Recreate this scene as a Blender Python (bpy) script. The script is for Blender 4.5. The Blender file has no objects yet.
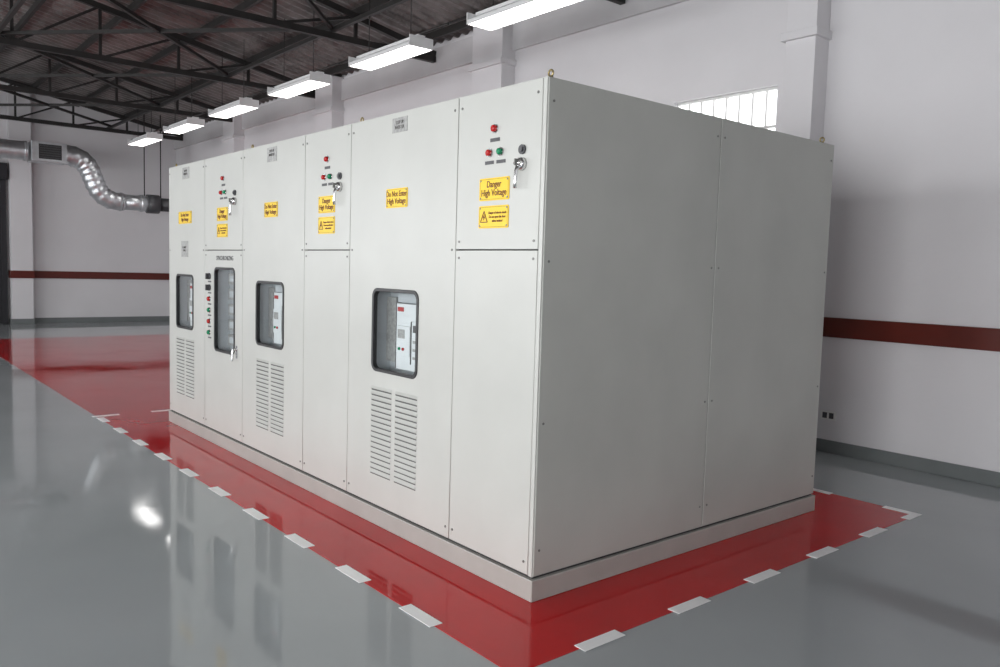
import bpy, bmesh, math, random
from mathutils import Vector, Matrix
random.seed(3)
C=bpy.context.scene.collection
bpy.context.scene.view_settings.view_transform='Standard'

# ------------------------------------------------------------ materials
def mat(name,col,rough=0.5,metal=0.0,emit=None,estr=0.0,noise=0.0,nscale=5.0,bump=0.0,bscale=50.0,rvar=0.0,coat=0.0,spec=None,bdist=0.01):
    m=bpy.data.materials.new(name); m.use_nodes=True
    nt=m.node_tree; b=nt.nodes['Principled BSDF']
    b.inputs['Base Color'].default_value=(*col,1)
    b.inputs['Roughness'].default_value=rough; b.inputs['Metallic'].default_value=metal
    if coat: b.inputs['Coat Weight'].default_value=coat; b.inputs['Coat Roughness'].default_value=0.05
    if spec is not None: b.inputs['Specular IOR Level'].default_value=spec
    if emit: 
        b.inputs['Emission Color'].default_value=(*emit,1); b.inputs['Emission Strength'].default_value=estr
    tc=None
    def coord():
        t=nt.nodes.new('ShaderNodeTexCoord'); return t
    if noise or rvar or bump: tc=coord()
    if noise or rvar:
        n=nt.nodes.new('ShaderNodeTexNoise'); n.inputs['Scale'].default_value=nscale; n.inputs['Detail'].default_value=5
        nt.links.new(tc.outputs['Object'],n.inputs['Vector'])
        if noise:
            r=nt.nodes.new('ShaderNodeMapRange'); r.inputs['From Min'].default_value=.3; r.inputs['From Max'].default_value=.7
            r.inputs['To Min'].default_value=1-noise; r.inputs['To Max'].default_value=1+noise
            nt.links.new(n.outputs['Fac'],r.inputs['Value'])
            mx=nt.nodes.new('ShaderNodeVectorMath'); mx.operation='SCALE'
            mx.inputs[0].default_value=col
            nt.links.new(r.outputs['Result'],mx.inputs['Scale'])
            nt.links.new(mx.outputs['Vector'],b.inputs['Base Color'])
        if rvar:
            r=nt.nodes.new('ShaderNodeMapRange'); r.inputs['From Min'].default_value=.3; r.inputs['From Max'].default_value=.7
            r.inputs['To Min'].default_value=max(0,rough-rvar); r.inputs['To Max'].default_value=rough+rvar
            nt.links.new(n.outputs['Fac'],r.inputs['Value']); nt.links.new(r.outputs['Result'],b.inputs['Roughness'])
    if bump:
        n2=nt.nodes.new('ShaderNodeTexNoise'); n2.inputs['Scale'].default_value=bscale; n2.inputs['Detail'].default_value=3
        nt.links.new(tc.outputs['Object'],n2.inputs['Vector'])
        bp=nt.nodes.new('ShaderNodeBump'); bp.inputs['Strength'].default_value=bump; bp.inputs['Distance'].default_value=bdist
        nt.links.new(n2.outputs['Fac'],bp.inputs['Height']); nt.links.new(bp.outputs['Normal'],b.inputs['Normal'])
    return m

M={}
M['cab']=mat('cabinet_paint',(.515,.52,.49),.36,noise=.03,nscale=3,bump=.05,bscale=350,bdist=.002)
M['cabside_shaded']=mat('cabinet_paint_shaded_side',(.44,.445,.415),.38,noise=.06,nscale=2.0,bump=.05,bscale=350,bdist=.002)  # cabinet paint darkened so the colour carries the side face's shade
M['plinth']=mat('plinth_paint',(.38,.37,.345),.4,noise=.05)
M['seam']=mat('seam_dark',(.03,.03,.03),.7,noise=.1)
M['slot_shade']=mat('louvre_opening_and_shadow',(.10,.10,.095),.7,noise=.1)  # dark louvre mouths, and the shadow painted below them
M['rubber']=mat('black_rubber',(.015,.015,.016),.4,noise=.1)
M['inner']=mat('cabinet_interior',(.50,.53,.55),.6,noise=.1)
M['breaker']=mat('breaker_case',(.74,.77,.78),.4,noise=.05)
M['dgrey']=mat('dark_grey_plastic',(.06,.06,.065),.4,noise=.1)
M['red']=mat('red_plastic',(.45,.01,.01),.25,noise=.05)
M['green']=mat('green_plastic',(.0,.22,.09),.25,noise=.05)
M['chrome']=mat('chrome',(.7,.7,.7),.15,1.0,rvar=.05)
M['screw']=mat('screw_steel',(.20,.20,.19),.4,.7,noise=.1)
M['brass']=mat('eyebolt_zinc',(.40,.32,.15),.35,.9,noise=.1)
M['yellow']=mat('sign_yellow',(.86,.57,.005),.4,noise=.03)
M['black']=mat('sign_black',(.02,.015,.01),.5,noise=.05)
M['redtext']=mat('sign_dark_red_text',(.12,.012,.003),.5,noise=.05)
M['plate']=mat('nameplate',(.36,.36,.35),.4,.2,noise=.25,nscale=60)
M['white']=mat('white_plastic',(.75,.75,.73),.4,noise=.03)
M['wall']=mat('wall_paint',(.72,.705,.72),.55,noise=.03,nscale=1.2,bump=.12,bscale=35,bdist=.01)
M['ring']=mat('ring_beam_paint',(.60,.59,.60),.6,noise=.05,nscale=1.5,bump=.1,bscale=35)
M['rail']=mat('rail_brownred_paint',(.11,.014,.008),.3,noise=.1,nscale=4)
M['base']=mat('baseboard_grey_paint',(.17,.185,.185),.3,noise=.06)
M['floor']=mat('epoxy_grey_floor',(.37,.395,.405),.07,noise=.05,nscale=.8,rvar=.04,bump=.04,bscale=4,bdist=.01)
M['redfloor']=mat('epoxy_red_floor',(.52,.003,.005),.07,noise=.14,nscale=1.3,rvar=.04,bump=.04,bscale=4,bdist=.01,spec=.33)
M['mark']=mat('white_tape',(.93,.93,.93),.35,noise=.03)
M['steel']=mat('dark_steel',(.030,.028,.027),.5,.3,noise=.2)
M['galv']=mat('galvanised_duct',(.66,.68,.70),.35,.8,noise=.15,nscale=6)
M['shutter']=mat('shutter_dark',(.02,.02,.024),.5,noise=.2)
M['fixture']=mat('fixture_white',(.8,.8,.8),.35,noise=.02)
M['tube']=mat('fluorescent_diffuser',(.9,.9,.9),.4,emit=(1,.98,.96),estr=7,noise=.01)
M['daylight']=mat('daylight_glazing',(.8,.8,.8),.3,emit=(.95,.98,1.0),estr=2.2,noise=.01)
M['roof']=mat('roof_foil',(.19,.175,.168),.36,.5,noise=.5,nscale=1.6,bump=.9,bscale=6,bdist=.06)
# clear glass: thin single sheet
g=bpy.data.materials.new('door_glass'); g.use_nodes=True; nt=g.node_tree
for n in list(nt.nodes): nt.nodes.remove(n)
o=nt.nodes.new('ShaderNodeOutputMaterial'); mx=nt.nodes.new('ShaderNodeMixShader'); tr=nt.nodes.new('ShaderNodeBsdfTransparent'); gl=nt.nodes.new('ShaderNodeBsdfGlossy'); lw=nt.nodes.new('ShaderNodeLayerWeight')
lw.inputs['Blend'].default_value=.5
pw=nt.nodes.new('ShaderNodeMath'); pw.operation='POWER'; pw.inputs[1].default_value=4
ma=nt.nodes.new('ShaderNodeMath'); ma.operation='MULTIPLY_ADD'; ma.inputs[1].default_value=.8; ma.inputs[2].default_value=.05
nt.links.new(lw.outputs['Facing'],pw.inputs[0]); nt.links.new(pw.outputs[0],ma.inputs[0])
tr.inputs['Color'].default_value=(.93,.95,.95,1); gl.inputs['Roughness'].default_value=.03
nt.links.new(ma.outputs[0],mx.inputs[0]); nt.links.new(tr.outputs[0],mx.inputs[1]); nt.links.new(gl.outputs[0],mx.inputs[2]); nt.links.new(mx.outputs[0],o.inputs[0])
M['glass']=g

# ------------------------------------------------------------ helpers
def empty(name,loc=(0,0,0)):
    e=bpy.data.objects.new(name,None); e.location=loc; e.empty_display_size=.2; C.objects.link(e); return e
class MB:
    def __init__(s): s.bm=bmesh.new(); s.mats=[]
    def mi(s,k):
        if k not in s.mats: s.mats.append(k)
        return s.mats.index(k)
    def box(s,x0,x1,y0,y1,z0,z1,k):
        v=[s.bm.verts.new(c) for c in [(x0,y0,z0),(x1,y0,z0),(x1,y1,z0),(x0,y1,z0),(x0,y0,z1),(x1,y0,z1),(x1,y1,z1),(x0,y1,z1)]]
        for f in [(0,3,2,1),(4,5,6,7),(0,1,5,4),(1,2,6,5),(2,3,7,6),(3,0,4,7)]:
            s.bm.faces.new([v[i] for i in f]).material_index=s.mi(k)
    def beam(s,a,b,w,h,k):
        a=Vector(a);b=Vector(b);d=(b-a).normalized()
        up=Vector((0,0,1)) if abs(d.z)<.9 else Vector((1,0,0))
        r=d.cross(up).normalized(); u=r.cross(d)
        v=[s.bm.verts.new(p+r*i*w/2+u*j*h/2) for p in (a,b) for i,j in ((-1,-1),(1,-1),(1,1),(-1,1))]
        for f in [(3,2,1,0),(4,5,6,7),(0,1,5,4),(1,2,6,5),(2,3,7,6),(3,0,4,7)]:
            s.bm.faces.new([v[i] for i in f]).material_index=s.mi(k)
    def sweep(s,pts,rs,k,seg=16,caps=True,closed=False):
        pts=[Vector(p) for p in pts]; n=len(pts)
        if not hasattr(rs,'__len__'): rs=[rs]*n
        rings=[]; prev=None
        for i,p in enumerate(pts):
            if closed: t=(pts[(i+1)%n]-pts[i-1]).normalized()
            else: t=(pts[min(i+1,n-1)]-pts[max(i-1,0)])
            if t.length<1e-9: t=Vector((0,0,1))
            t.normalize()
            if prev is None:
                a=Vector((0,0,1)) if abs(t.z)<.9 else Vector((1,0,0)); nrm=t.cross(a).normalized()
            else: nrm=(prev-t*prev.dot(t)).normalized()
            prev=nrm; bn=t.cross(nrm)
            rings.append([s.bm.verts.new(p+(nrm*math.cos(2*math.pi*j/seg)+bn*math.sin(2*math.pi*j/seg))*rs[i]) for j in range(seg)])
        m=s.mi(k)
        rr=list(zip(rings,rings[1:]))
        if closed: rr.append((rings[-1],rings[0]))
        for A,B in rr:
            for j in range(seg):
                f=s.bm.faces.new([A[j],A[(j+1)%seg],B[(j+1)%seg],B[j]]); f.material_index=m; f.smooth=True
        if caps and not closed:
            s.bm.faces.new(rings[0][::-1]).material_index=m; s.bm.faces.new(rings[-1]).material_index=m
    def cyl(s,a,b,r,k,seg=16,r2=None): s.sweep([a,b],[r,r if r2 is None else r2],k,seg)
    def poly(s,pts,k):
        f=s.bm.faces.new([s.bm.verts.new(p) for p in pts]); f.material_index=s.mi(k); return f
    def torus(s,c,ax1,ax2,R,r,k,seg=20):
        c=Vector(c);ax1=Vector(ax1);ax2=Vector(ax2)
        s.sweep([c+ax1*R*math.cos(t*2*math.pi/seg)+ax2*R*math.sin(t*2*math.pi/seg) for t in range(seg)],r,k,8,closed=True)
    def done(s,name,parent=None,bevel=0,loc=(0,0,0)):
        bmesh.ops.recalc_face_normals(s.bm,faces=s.bm.faces[:])
        me=bpy.data.meshes.new(name); s.bm.to_mesh(me); s.bm.free()
        for k in s.mats: me.materials.append(M[k])
        ob=bpy.data.objects.new(name,me); C.objects.link(ob); ob.location=loc
        if parent: ob.parent=parent
        if bevel:
            b=ob.modifiers.new('bevel','BEVEL'); b.width=bevel; b.segments=2; b.limit_method='ANGLE'
        return ob
def box(name,x0,x1,y0,y1,z0,z1,k,parent=None,bevel=0):
    b=MB(); b.box(x0,x1,y0,y1,z0,z1,k); return b.done(name,parent,bevel)
def rrect(x0,x1,z0,z1,r,n=6):
    pts=[]
    for cx,cz,a0 in ((x1-r,z1-r,0),(x0+r,z1-r,90),(x0+r,z0+r,180),(x1-r,z0+r,270)):
        for i in range(n+1):
            a=math.radians(a0+90*i/n); pts.append((cx+r*math.cos(a),cz+r*math.sin(a)))
    return pts
def plate_xz(name,loops,y0,y1,k,parent,bevel=0):
    """flat plate in an X-Z plane from outline loops (first outer, rest are holes); y0 is the front"""
    cu=bpy.data.curves.new(name,'CURVE'); cu.dimensions='2D'; cu.fill_mode='BOTH'; cu.extrude=(y1-y0)/2
    if bevel: cu.bevel_depth=bevel; cu.bevel_resolution=1; cu.extrude-=bevel; cu.offset=-bevel
    for lp in loops:
        sp=cu.splines.new('POLY'); sp.points.add(len(lp)-1)
        for p,(x,z) in zip(sp.points,lp): p.co=(x,z,0,1)
        sp.use_cyclic_u=True
    o=bpy.data.objects.new(name+'_c',cu); C.objects.link(o)
    bpy.context.view_layer.update()
    me=bpy.data.meshes.new_from_object(o.evaluated_get(bpy.context.evaluated_depsgraph_get()))
    bpy.data.objects.remove(o); bpy.data.curves.remove(cu)
    me.transform(Matrix.Translation((0,(y0+y1)/2,0))@Matrix.Rotation(math.pi/2,4,'X'))
    me.materials.clear(); me.materials.append(M[k]); me.name=name
    ob=bpy.data.objects.new(name,me); C.objects.link(ob)
    if parent: ob.parent=parent
    return ob
def text(name,body,size,x,y,z,k,parent,sx=1.0,spacing=1.0,bold=.0):
    cu=bpy.data.curves.new(name,'FONT'); cu.body=body; cu.size=size; cu.align_x='CENTER'; cu.align_y='CENTER'; cu.space_line=spacing
    cu.extrude=.0006; cu.offset=bold
    o=bpy.data.objects.new(name+'_c',cu); C.objects.link(o); bpy.context.view_layer.update()
    me=bpy.data.meshes.new_from_object(o.evaluated_get(bpy.context.evaluated_depsgraph_get()))
    bpy.data.objects.remove(o); bpy.data.curves.remove(cu)
    me.transform(Matrix.Translation((x,y,z))@Matrix.Rotation(math.pi/2,4,'X')@Matrix.Scale(sx,4,(1,0,0)))
    me.materials.clear(); me.materials.append(M[k])
    ob=bpy.data.objects.new(name,me); C.objects.link(ob); ob.parent=parent; return ob

# ------------------------------------------------------------ room shell
XL=-18.06; XR=6.5; YB=4.248; YF=-7.2
EAVE=4.60; RY=-1.5; SL=.19
def zr(y): return EAVE+SL*((YB-y) if y>RY else (YB-RY)-(RY-y))
box('floor',XL-.3,XR+.3,YF-.3,YB+.3,-.2,0,'floor')
b=MB(); b.box(-14.25,.455,-.50,2.97,0.0,.002,'redfloor'); b.done('red_floor_zone')
# white dashed marking
b=MB()
z0,z1=.002,.0045
x=-.175
while x>-5.7:
    b.box(x-.12,x+.12,-.525,-.46,z0,z1,'mark'); x-=.585
y=-.03
for i in range(5):
    b.box(.425,.487,y-.12,y+.12,z0,z1,'mark'); y+=.595
b.box(.24,.475,2.93,2.985,z0,z1,'mark'); b.box(.42,.475,2.80,2.93,z0,z1,'mark')
for xx in (-.25,-.85,-1.45,-2.05,-2.65,-3.25,-3.85,-4.45,-5.05): b.box(xx-.12,xx+.12,2.93,2.985,z0,z1,'mark')
for yy in (-.42,.12,.70,1.3,1.9,2.5): b.box(-5.67,-5.61,yy-.12,yy+.12,z0,z1,'mark')
b.done('floor_dash_marking')

# back wall with clerestory opening
WX0,WX1,WZ0,WZ1=-2.70,-1.53,2.55,3.26
b=MB()
b.box(XL-.3,WX0,YB,YB+.25,0,5.0,'wall'); b.box(WX1,XR+.3,YB,YB+.25,0,5.0,'wall')
b.box(WX0,WX1,YB,YB+.25,0,WZ0,'wall'); b.box(WX0,WX1,YB,YB+.25,WZ1,5.0,'wall')
b.done('wall_back')
box('trim_1',XL,XR,YB-.05,YB,4.24,4.58,'ring',bevel=.005)
e=empty('window_1')
b=MB(); 
for i in range(9):
    xx=WX0+i*(WX1-WX0)/8; b.box(xx-.008,xx+.008,YB+.06,YB+.09,WZ0,WZ1,'white')
for zz in (WZ0+.015,2.9,WZ1-.015): b.box(WX0,WX1,YB+.055,YB+.105,zz-.012,zz+.012,'white')
b.done('frame',e)
box('glazing',WX0,WX1,YB+.11,YB+.13,WZ0,WZ1,'daylight',e)
# left (far) wall
SY0,SY1,SZ=-2.9,.59,3.5
box('wall_left',XL-.25,XL,YF,YB,0,6,'wall')
e=empty('door_1')
b=MB()
z=0.005
while z<SZ: b.box(XL+.03,XL+.07,SY0,SY1,z,z+.085,'shutter'); b.box(XL+.04,XL+.06,SY0,SY1,z+.085,z+.1,'shutter'); z+=.1
b.done('roller_slats',e)
b=MB(); b.box(XL+.005,XL+.10,SY1-.10,SY1,0.005,SZ,'shutter'); b.box(XL+.005,XL+.10,SY0,SY0+.1,0.005,SZ,'shutter'); b.box(XL+.005,XL+.30,SY0,SY1,SZ-.35,SZ,'shutter'); b.done('shutter_guides',e)
# front & right walls (behind the camera), with unseen windows sized to shape the light
def wall_with_windows(name,axis,pos,th,a0,a1,H,wins):
    b=MB(); cur=a0
    def bx(u0,u1,z0,z1):
        if axis=='y': b.box(u0,u1,pos,pos+th,z0,z1,'wall')
        else: b.box(pos,pos+th,u0,u1,z0,z1,'wall')
    for (w0,w1,z0,z1) in wins:
        bx(cur,w0,0,H); bx(w0,w1,0,z0); bx(w0,w1,z1,H); cur=w1
    bx(cur,a1,0,H); b.done(name)
fw=[(-15.5,-13,1.0,3.4),(-11.5,-9,1.0,3.4),(-7.5,-4.5,1.0,3.4),(-3,0,1.0,3.4),(1.3,4.6,.25,2.4)]
wall_with_windows('wall_front','y',YF-.25,.25,XL,XR,6,fw)
rw=[(-5.5,-3.5,1.3,2.8)]
wall_with_windows('wall_right','x',XR,.25,YF,YB,6,rw)
wn=2
def area(name,loc,rot,sx,sy,p,col=(1,1,1),parent=None):
    l=bpy.data.lights.new(name,'AREA'); l.shape='RECTANGLE'; l.size=sx; l.size_y=sy; l.energy=p; l.color=col
    o=bpy.data.objects.new(name,l); o.location=loc; o.rotation_euler=rot; C.objects.link(o)
    if parent: o.parent=parent
    return o
for (w0,w1,z0,z1),pw in zip(fw,(150,140,150,120,340)):
    e=empty(f'window_{wn}'); wn+=1
    b=MB(); 
    for xx in (w0+.03,(w0+w1)/2,w1-.03): b.box(xx-.03,xx+.03,YF-.16,YF-.1,z0,z1,'white')
    for zz in (z0+.03,z1-.03): b.box(w0,w1,YF-.16,YF-.1,zz-.03,zz+.03,'white')
    b.done('frame',e); box('glazing',w0,w1,YF-.2,YF-.18,z0,z1,'daylight',e)
    area('daylight',((w0+w1)/2,YF-.08,(z0+z1)/2),(math.pi/2,0,0),w1-w0-.1,z1-z0-.1,pw,(.97,.98,1),e)  # lamp added at each unseen front window to strengthen its light
for (w0,w1,z0,z1) in rw:
    e=empty(f'window_{wn}'); wn+=1
    b=MB()
    for yy in (w0+.03,(w0+w1)/2,w1-.03): b.box(XR+.1,XR+.16,yy-.03,yy+.03,z0,z1,'white')
    for zz in (z0+.03,z1-.03): b.box(XR+.1,XR+.16,w0,w1,zz-.03,zz+.03,'white')
    b.done('frame',e); box('glazing',XR+.18,XR+.2,w0,w1,z0,z1,'daylight',e)
# rails and baseboards
box('trim_2',XL+.04,XR,YB-.04,YB,1.01,1.18,'rail',bevel=.006)
box('trim_3',XL,XL+.04,1.06,YB-.04,1.02,1.185,'rail',bevel=.006)
box('baseboard_back',XL+.02,XR,YB-.02,YB,0,.11,'base',bevel=.004)
box('baseboard_left',XL,XL+.02,1.06,YB-.02,0,.12,'base',bevel=.004)
# columns on the back wall
for i,(c0,c1) in enumerate(((-1.34,-1.06),(-5.82,-5.22),(-10.2,-9.6),(-14.4,-13.8))):
    b=MB(); b.box(c0,c1,4.03,YB,0,zr(4.03)-.02,'wall')
    cz=3.555 if i==0 else 4.05
    b.box(c0-.03,c1+.03,3.99,YB-.001,cz,cz+.07,'wall'); b.box(c0-.01,c1+.01,4.015,YB-.001,0,.11,'base')
    b.box(c0-.01,c1+.01,3.99,YB-.001,1.01,1.18,'rail')
    b.done('wall_column' if i==0 else 'wall_column.%03d'%i,bevel=.004)
b=MB(); b.box(XL,XL+.25,.64,1.06,0,zr(.85)-.02,'wall'); b.box(XL,XL+.27,.62,1.08,0,.12,'base'); b.box(XL,XL+.28,.62,1.08,1.02,1.185,'rail'); b.done('wall_column.004',bevel=.004)

# ceiling sheet, corrugated
b=MB()
nx=520
def corr(i): return .018*(1 if (i%4) in (0,1) else -1)
bm=b.bm; grid=[]
for i in range(nx+1):
    xx=XL-.3+(XR-XL+.6)*i/nx
    grid.append([bm.verts.new((xx,y,zr(y)+.06+corr(i))) for y in (YF-.3,RY,YB+.3)])
m0=b.mi('roof')
for i in range(nx):
    for j in range(2):
        bm.faces.new([grid[i][j],grid[i+1][j],grid[i+1][j+1],grid[i][j+1]]).material_index=m0
b.done('ceiling')
# purlins
b=MB()
y=YB-.3; 
while y>YF:
    b.box(XL,XR,y-.025,y+.025,zr(y)-.065,zr(y)+.03,'steel'); y-=.95
b.done('roof_purlins')
# trusses
TZ=4.42
for i,tx in enumerate((-17.4,-13.9,-10.4,-6.9,-3.4,.1,3.6)):
    b=MB()
    b.box(tx-.035,tx+.035,YF+.02,YB-.06,TZ-.04,TZ+.04,'steel')
    for s in (-1,1):
        yend=YB-.06 if s>0 else YF+.02
        b.beam((tx,RY,zr(RY)-.12),(tx,yend,zr(yend)-.12),.07,.08,'steel')
    n=10; nodes=[YF+.1+(YB-.2-YF-.1)*k/n for k in range(n+1)]
    for k,yy in enumerate(nodes):
        if zr(yy)-.12-TZ>.12: b.beam((tx,yy,TZ),(tx,yy,zr(yy)-.12),.04,.04,'steel')
        if k<n:
            y2=nodes[k+1]
            if yy<RY: b.beam((tx,y2,TZ),(tx,yy,zr(yy)-.12),.035,.035,'steel')
            else: b.beam((tx,yy,TZ),(tx,y2,zr(y2)-.12),.035,.035,'steel')
    b.done('roof_truss' if i==0 else 'roof_truss.%03d'%i)
# horizontal bracing
b=MB()
xs=(-17.4,-13.9,-10.4,-6.9,-3.4,.1,3.6)
for xa,xb in zip(xs,xs[1:]):
    for ya,yb in ((2.6,-.6),(-.6,2.6)):
        b.beam((xa,ya,TZ+.09),(xb,yb,TZ+.09),.045,.045,'steel')
for yy in (2.6,-.6,-4): b.box(XL,XR,yy-.025,yy+.025,TZ+.05,TZ+.10,'steel')
b.done('roof_bracing')

# fluorescent fixtures
LY=2.60; LZ=3.93
k=0
def fixture(cx,ly,lz,sp=1.17):
    global k
    nm='fluorescent_light_fixture' if k==0 else 'fluorescent_light_fixture.%03d'%k; k+=1
    e=empty(nm)
    b=MB(); L=.66
    x0,x1=cx-L,cx+L
    b.box(x0,x1,ly-.05,ly+.05,lz+.035,lz+.10,'fixture')
    for s in (-1,1):
        b.poly([(x0,ly+s*.05,lz+.07),(x1,ly+s*.05,lz+.07),(x1,ly+s*.15,lz+.0),(x0,ly+s*.15,lz+.0)],'fixture')
        b.box(x0,x1,ly+s*.15-.004,ly+s*.15+.004,lz-.035,lz+.005,'fixture')
    for xx in (x0,x1): b.box(xx-.006,xx+.006,ly-.154,ly+.154,lz-.035,lz+.08,'fixture')
    b.done('housing',e)
    b=MB(); b.box(x0+.01,x1-.01,ly-.14,ly+.14,lz-.03,lz-.018,'tube'); b.done('diffuser',e)
    b=MB()
    for xx in (cx-.45,cx+.45): b.cyl((xx,ly,lz+.1),(xx,ly,zr(ly)+.03),.006,'steel',8)
    b.cyl((cx-sp+.01,ly,lz+.115),(cx+sp-.01,ly,lz+.115),.015,'steel',8)
    b.done('suspension',e)
for cx in (-3.19,-5.53,-7.87,-10.21,-12.55,-14.89): fixture(cx,LY,LZ)
for cx in (-14,-10,-6,-2,2,): fixture(cx,-4.2,LZ)

# duct
DX=-16.5
e=empty('ventilation_duct')
b=MB()
b.cyl((DX,-6,3.66),(DX,.75,3.66),.19,'galv',24)
for yy in (-3,-1.5,-.2,.7): b.cyl((DX,yy,3.66),(DX,yy+.05,3.66),.205,'galv',24)
b.box(DX-.25,DX+.25,.8,1.45,3.46,3.86,'galv')
b.done('main_run',e,bevel=.005)
b=MB()
for i in range(6): b.box(DX+.25,DX+.262,.95,1.33,3.53+i*.047,3.555+i*.047,'dgrey')
b.box(DX+.248,DX+.252,.93,1.35,3.51,3.81,'seam'); b.done('grille',e)
def bez(p0,p1,p2,p3,n):
    out=[]
    for i in range(n+1):
        t=i/n; out.append(tuple((1-t)**3*a+3*(1-t)**2*t*b_+3*(1-t)*t*t*c+t**3*d for a,b_,c,d in zip(p0,p1,p2,p3)))
    return out
pts=bez((DX,1.4,3.66),(DX,2.25,3.70),(DX,1.75,2.76),(DX,2.55,2.76),40)
rs=[.21+(.018 if i%4==0 else 0)-(.02*(i/40)) for i in range(41)]
b=MB(); b.sweep(pts,rs,'galv',24); b.done('s_bend',e)
b=MB(); b.cyl((DX,2.5,2.76),(DX,3.35,2.76),.17,'galv',24)
for yy in (2.55,2.95): b.cyl((DX,yy,2.76),(DX,yy+.06,2.76),.19,'galv',24)
b.cyl((DX,3.1,2.76),(DX,3.35,2.76),.21,'dgrey',24); b.cyl((DX,3.3,2.76),(DX,4.0,2.76),.15,'dgrey',24)
b.done('lower_run',e)
b=MB()
for yy in (-.5,3.05): b.cyl((DX,yy,3.8 if yy<1 else 2.9),(DX,yy,zr(yy)+.02),.012,'steel',8)
b.cyl((DX,3.4,2.9),(DX,3.4,zr(3.4)),.012,'steel',8); b.done('hangers',e)

# wall socket
e=empty('wall_socket')
b=MB(); b.box(-.925,-.785,YB-.012,YB-.001,.285,.365,'white'); b.done('plate',e,bevel=.003)
b=MB(); b.box(-.905,-.865,YB-.016,YB-.012,.30,.35,'dgrey'); b.box(-.845,-.805,YB-.016,YB-.012,.30,.35,'dgrey'); b.done('outlets',e)

# ------------------------------------------------------------ switchgear cabinet
cab=empty('electrical_switchgear_cabinet')
H=2.35; P=.1135; L=5.073; W=2.4666
sx=[-L,-4.1535,-3.3486,-2.3149,-1.7093,-.6405,0]
b=MB(); b.box(-L-.005,.012,-.012,W+.008,0.002,P-.010,'plinth'); b.done('plinth',cab,bevel=.004)
box('plinth_gap',-L+.01,-.008,.008,W-.012,P-.011,P+.01,'seam',cab)
b=MB()
b.box(-L,-.006,.03,W,P,P+.03,'cab'); b.box(-L,-.004,.0,W-.001,H-.012,H,'cab')
b.box(-L,-L+.012,0,W,P,H-.012,'cab'); b.box(-L,-.01,W-.012,W-.002,P,H-.012,'cab')
b.box(-.03,-.006,.0,.05,P,H-.012,'cab'); b.box(-.03,-.008,.045,W-.012,P,H-.012,'seam')
b.done('shell',cab)
b=MB()
for x in sx: 
    a=max(-L+.013,x-.025); c=min(-.031,x+.025); b.box(a,c,.024,.06,P+.03,H-.012,'seam')
b.box(-L+.02,-.03,.024,.05,P+.031,P+.06,'seam'); b.box(-L+.02,-.03,.024,.05,H-.05,H-.013,'seam')
for (i,j) in ((1,2),(3,4),(5,6)): b.box(sx[i],min(sx[j],-.03),.024,.05,1.57,1.63,'seam')
b.done('inner_frame',cab)
G=.004
b=MB(); b.box(-.006,0,.006,1.2717-G/2-.001,P+.002,H,'cabside_shaded'); b.box(-.006,0,1.2717+G/2+.001,W,P+.002,H,'cabside_shaded'); b.done('side_panels',cab,bevel=.0025)
b=MB()
for y0,y1 in ((.006,1.27),(1.274,W)):
    for zz in (P+.12,.82,1.55,H-.10):
        for yy in (y0+.03,y1-.03):
            b.cyl((0,yy,zz),(.003,yy,zz),.006,'screw',10)
b.done('side_screws',cab)
DF,DB=-.004,.022
def rect(x0,x1,z0,z1): return [(x0,z0),(x1,z0),(x1,z1),(x0,z1)]
Z0=P+.004; Z1=H-.003; ZM=1.60
def door(name,i,z0,z1,hole=None,xr=None):
    x0=sx[i]+G/2+.001; x1=(sx[i+1] if xr is None else xr)-G/2-.001
    lp=[rect(x0,x1,z0,z1)]
    if hole: lp.append(rrect(*hole,.05))
    plate_xz(name,lp,DF,DB,'cab',cab,bevel=.002)
door('door_f',0,Z0,Z1,(-4.87,-4.43,.905,1.385))
door('upper_door_e',1,ZM+.003,Z1); door('lower_door_e',1,Z0,ZM-.003,(-3.93,-3.50,.78,1.46))
door('door_d',2,Z0,Z1,(-3.09,-2.62,.905,1.375))
door('upper_door_c',3,ZM+.003,Z1); door('lower_door_c',3,Z0,ZM-.003)
door('door_b',4,Z0,Z1,(-1.43,-.96,.905,1.38))
door('upper_door_a',5,ZM+.003,Z1,xr=-.028); door('lower_door_a',5,Z0,ZM-.003,xr=-.028)
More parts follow.
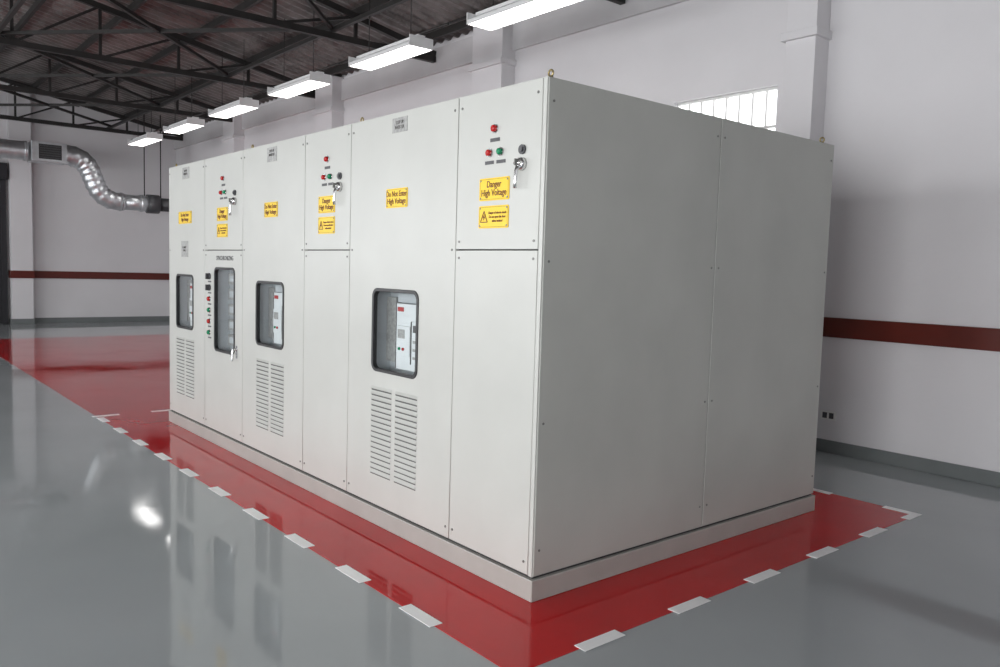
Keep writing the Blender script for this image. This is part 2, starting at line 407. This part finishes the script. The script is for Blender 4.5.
def dwin(tag,x0,x1,z0,z1,brk):
    plate_xz('window_gasket_'+tag,[rrect(x0-.003,x1+.003,z0-.003,z1+.003,.052),rrect(x0+.016,x1-.016,z0+.016,z1-.016,.038)],DF-.006,DB-.004,'rubber',cab,bevel=.002)
    b=MB(); b.poly([(px,.006,pz) for px,pz in rrect(x0+.012,x1-.012,z0+.012,z1-.012,.04)],'glass'); b.done('window_glass_'+tag,cab)
    b=MB(); t=.01; d=.13; a0,a1,c0,c1=x0-.02,x1+.02,z0-.02,z1+.02
    b.box(a0,a1,d,d+t,c0,c1,'inner'); b.box(a0-t,a0,DB+.005,d+t,c0,c1,'inner'); b.box(a1,a1+t,DB+.005,d+t,c0,c1,'inner')
    b.box(a0,a1,DB+.005,d+t,c0-t,c0,'inner'); b.box(a0,a1,DB+.005,d+t,c1,c1+t,'inner'); b.done('window_niche_'+tag,cab)
    b=MB()
    cx=(x0+x1)/2
    def bb(xa,xb,ya,yb,za,zb,k): b.box(xa,xb,ya-.05,yb-.05,za,zb,k)
    if brk:
        bb(x0+.14,x1+.01,.12,.18,z0+.02,z1-.08,'breaker')
        bb(x0+.12,x1-.01,.14,.175,z1-.075,z1-.01,'inner')
        bb(x0+.155,x0+.215,.115,.121,z1-.125,z1-.100,'red')
        bb(x0+.165,x0+.30,.105,.121,z0+.10,z0+.27,'breaker'); bb(x0+.18,x0+.25,.102,.106,z0+.20,z0+.25,'plate')
        bb(x0+.32,x1-.03,.105,.121,z0+.06,z0+.30,'breaker')
        bb(x0+.335,x1-.05,.102,.106,z0+.24,z0+.28,'dgrey')
        for j in range(3): bb(x0+.335,x1-.05,.102,.106,z0+.09+j*.045,z0+.105+j*.045,'plate')
        for q,kk in ((.20,'green'),(.24,'red')): b.cyl((x0+q,.046,z0+.14),(x0+q,.056,z0+.14),.009,kk,12)
        bb(x0+.138,x0+.142,.117,.121,z0+.02,z1-.08,'seam'); bb(x0+.308,x0+.312,.104,.121,z0+.06,z0+.30,'screw')
        bb(x0+.0,x0+.10,.14,.18,z0+.05,z1-.05,'plate')
    else:
        for j in range(5):
            zc=z1-.09-j*.125
            bb(x0+.05,x1-.05,.14,.18,zc-.045,zc+.045,'plate'); bb(x0+.09,cx-.02,.135,.141,zc-.025,zc+.025,'inner'); bb(cx+.02,x1-.08,.135,.141,zc-.03,zc+.03,'screw')
    b.done('breaker_'+tag,cab,bevel=.003)
dwin('f',-4.87,-4.43,.905,1.385,True); dwin('d',-3.09,-2.62,.905,1.375,True); dwin('b',-1.43,-.96,.905,1.38,True); dwin('e',-3.93,-3.50,.78,1.46,False)
def vents(tag,x0,x1,z0,z1,n=17):
    b=MB(); mid=(x0+x1)/2; pz=(z1-z0)/n
    for (a,c) in ((x0,mid-.018),(mid+.018,x1)):
        for i in range(n):
            zb=z0+i*pz+.011; zt=zb+pz*.58; yf=DF-.009
            b.poly([(a,DF-.0005,zt),(c,DF-.0005,zt),(c-.008,yf,zb+.004),(a+.008,yf,zb+.004)],'cab')
            b.poly([(a,DF-.0005,zt),(a+.008,yf,zb+.004),(a,DF-.0005,zb)],'cab'); b.poly([(c,DF-.0005,zt),(c-.008,yf,zb+.004),(c,DF-.0005,zb)],'cab')
            b.poly([(a+.008,yf,zb+.004),(c-.008,yf,zb+.004),(c,DF-.0005,zb),(a,DF-.0005,zb)],'slot_shade')
            b.poly([(a+.003,DF-.0008,zb-.0068),(c-.003,DF-.0008,zb-.0068),(c-.002,DF-.0008,zb),(a+.002,DF-.0008,zb)],'slot_shade')  # flat dark strip on the panel, painted as the louvre's shadow
    b.done('louvre_vent_'+tag,cab)
vents('b',-1.43,-.95,.29,.815); vents('d',-3.08,-2.61,.29,.805); vents('f',-4.87,-4.41,.30,.82)
sn=0
def sign(x0,x1,z0,z1,kind):
    global sn; sn+=1; t=f'{sn}'
    yb=DF; yf=DF-.004
    plate_xz('sign_plate_'+t,[rrect(x0,x1,z0,z1,.008)],yf,yb,'yellow',cab)
    w=x1-x0;h=z1-z0; i=.006
    plate_xz('sign_border_'+t,[rect(x0+i,x1-i,z0+i,z1-i),rect(x0+i+.0012,x1-i-.0012,z0+i+.0012,z1-i-.0012)],yf-.0006,yf,'black',cab)
    cx=(x0+x1)/2; cz=(z0+z1)/2
    if kind=='danger': text('sign_text_'+t,'Danger\nHigh Voltage',.043,cx,yf-.001,cz+.002,'redtext',cab,sx=.84,spacing=.92,bold=.0004)
    elif kind=='dne': text('sign_text_'+t,'Do Not Enter\nHigh Voltage',.043,cx,yf-.001,cz+.002,'redtext',cab,sx=.84,spacing=.92,bold=.0004)
    else:
        b=MB(); s=w/.22; ox=x0+.042*s; y=yf-.001
        tri=[(ox-.026,y,cz-.024),(ox+.026,y,cz-.024),(ox,y,cz+.028)]
        for p,q in zip(tri,tri[1:]+tri[:1]): b.beam(p,q,.0015,.004,'redtext')
        b.poly([(ox+.006,y-.001,cz+.016),(ox-.010,y-.001,cz-.004),(ox-.002,y-.001,cz-.004),(ox-.006,y-.001,cz-.02),(ox+.010,y-.001,cz+.001),(ox+.002,y-.001,cz+.001)],'redtext')
        b.done('sign_bolt_symbol_'+t,cab)
        text('sign_text_'+t,'Danger of electric shock\nDo not open this door\nunless isolated',.0165,x0+w*.64,yf-.001,cz,'redtext',cab,sx=.80,spacing=1.15,bold=.0002)
    b=MB()
    for xx in (x0+.012,x1-.012):
        for zz in (z0+.012,z1-.012): b.cyl((xx,yf-.002,zz),(xx,yf,zz),.004,'screw',8)
    b.done('sign_rivets_'+t,cab)
sign(-.455,-.235,1.832,1.938,'danger'); sign(-.455,-.235,1.702,1.808,'bolt')
sign(-1.30,-1.085,1.832,1.938,'dne')
sign(-2.115,-1.90,1.832,1.938,'danger'); sign(-2.115,-1.90,1.702,1.808,'bolt')
sign(-2.95,-2.73,1.832,1.938,'dne')
sign(-3.87,-3.65,1.832,1.938,'danger'); sign(-3.87,-3.65,1.702,1.808,'bolt')
sign(-4.80,-4.47,1.832,1.938,'dne')
b=MB()
for (x0,x1,z0,z1) in ((-1.25,-1.10,2.24,2.35),(-2.91,-2.75,2.22,2.335),(-4.70,-4.53,2.22,2.325),(-4.73,-4.56,1.54,1.68)):
    z1=min(z1,2.32); b.box(x0,x1,DF-.003,DF,z0,z1,'plate')
b.done('nameplates',cab,bevel=.001)
for i,(cx,cz) in enumerate(((-1.175,2.28),(-2.83,2.28),(-4.615,2.275),(-4.645,1.61))):
    text(f'nameplate_text_{i+1}','STEP UP\nINVERTER' if i<3 else 'DC INPUT\nPANEL',.026,cx,DF-.0035,cz,'black',cab,sx=.8)
text('section_title','SYNCHRONIZING',.050,-3.71,DF-.001,1.535,'dgrey',cab,sx=.88,bold=.0005)
def pilot(b,x,z,k,r=.014):
    b.cyl((x,DF-.006,z),(x,DF,z),r+.005,'chrome',16); b.sweep([(x,DF-.004,z),(x,DF-.018,z),(x,DF-.023,z)],[r,r,r*.6],k,16)
b=MB()
for ox in (0,-1.655,-3.39):
    pilot(b,-.35+ox,2.165,'red',.016); pilot(b,-.385+ox,2.055,'red',.015); pilot(b,-.305+ox,2.055,'green',.015)
    b.box(-.385+ox,-.315+ox,DF-.002,DF,2.105,2.122,'dgrey')
    b.box(-.42+ox,-.355+ox,DF-.002,DF,2.002,2.018,'dgrey'); b.box(-.335+ox,-.27+ox,DF-.002,DF,2.002,2.018,'dgrey')
b.done('pilot_lights',cab)
b=MB()
for i,kk in enumerate(('dgrey','dgrey','red','green','red','green')):
    z=1.385-i*.093
    if i<2:
        b.cyl((-4.04,DF-.012,z),(-4.04,DF,z),.026,'dgrey',20); b.box(-4.048,-4.032,DF-.035,DF-.01,z-.024,z+.024,'dgrey')
    else: pilot(b,-4.04,z,kk,.018)
    b.box(-4.075,-4.005,DF-.002,DF,z-.05,z-.038,'dgrey')
b.done('control_buttons',cab)
def handle(tag,x,z,s=1):
    b=MB()
    b.cyl((x,DF-.010,z+.075),(x,DF,z+.075),.022,'dgrey',16); b.cyl((x,DF-.018,z+.075),(x,DF-.008,z+.075),.012,'dgrey',12)
    b.sweep([(x,DF,z+.01),(x,DF-.02,z+.01),(x,DF-.028,z+.01)],[.030,.028,.018],'chrome',20)
    b.sweep([(x,DF-.022,z+.01),(x-.002,DF-.034,z-.02),(x-.006,DF-.036,z-.075),(x-.008,DF-.034,z-.10)],[.011,.010,.008,.009],'chrome',12)
    b.sweep([(x-.02,DF-.032,z+.012),(x+.022,DF-.032,z+.012)],[.007,.007],'chrome',10)
    b.box(x-.003,x+.003,DF-.05,DF-.026,z+.0,z+.03,'screw')
    b.done('lock_handle_'+tag,cab)
handle('a',-.15,1.975); handle('c',-1.84,1.975); handle('e',-3.50,1.965)
b=MB(); b.box(-3.475,-3.445,DF-.004,DF,.76,.86,'chrome'); b.sweep([(-3.46,DF,.83),(-3.46,DF-.03,.83),(-3.46,DF-.035,.80),(-3.46,DF-.035,.74)],[.010,.010,.009,.008],'chrome',12); b.done('lower_handle',cab,bevel=.002)
b=MB()
def ds(x,z): b.cyl((x,DF-.003,z),(x,DF,z),.0065,'screw',10)
for i in range(6):
    x0=sx[i]+.03; x1=(sx[i+1] if i<5 else -.028)-.03
    zs=[P+.06,H-.06]
    if i in (1,3,5): zs+=[1.56,1.64]
    else: zs+=[1.60]
    for z in zs: ds(x0,z) ; ds(x1,z)
b.done('door_screws',cab)
b=MB()
for (x,y) in ((-.03,.04),(-.03,W-.10),(-1.68,.05),(-1.76,.3),(-3.3,.05),(-5.03,.05),(-5.03,W-.1),(-1.72,W-.1),(-3.35,W-.1),(-3.4,1.3)):
    b.cyl((x,y,H),(x,y,H+.010),.012,'brass',12); b.torus((x,y,H+.024),(1,0,0),(0,0,1),.014,.0045,'brass',16)
b.done('lifting_eyebolts',cab)

# ------------------------------------------------------------ world & camera
w=bpy.data.worlds.new('world'); bpy.context.scene.world=w; w.use_nodes=True
w.node_tree.nodes['Background'].inputs[0].default_value=(.75,.82,.9,1); w.node_tree.nodes['Background'].inputs[1].default_value=.3
yaw,pitch,roll,f=0.69621,0.07893,0.02908,802.49
F=Vector((-math.cos(yaw)*math.cos(pitch), math.sin(yaw)*math.cos(pitch), -math.sin(pitch)))
R=Vector((math.sin(yaw),math.cos(yaw),0)); U=R.cross(F)
R2=R*math.cos(roll)+U*math.sin(roll); U2=-R*math.sin(roll)+U*math.cos(roll)
cd=bpy.data.cameras.new('camera'); cd.sensor_width=36; cd.lens=f*36/1000; cd.clip_end=200
co=bpy.data.objects.new('camera',cd); C.objects.link(co)
co.matrix_world=Matrix((( R2.x,U2.x,-F.x,2.61321),(R2.y,U2.y,-F.y,-2.41725),(R2.z,U2.z,-F.z,1.50594),(0,0,0,1)))
bpy.context.scene.camera=co
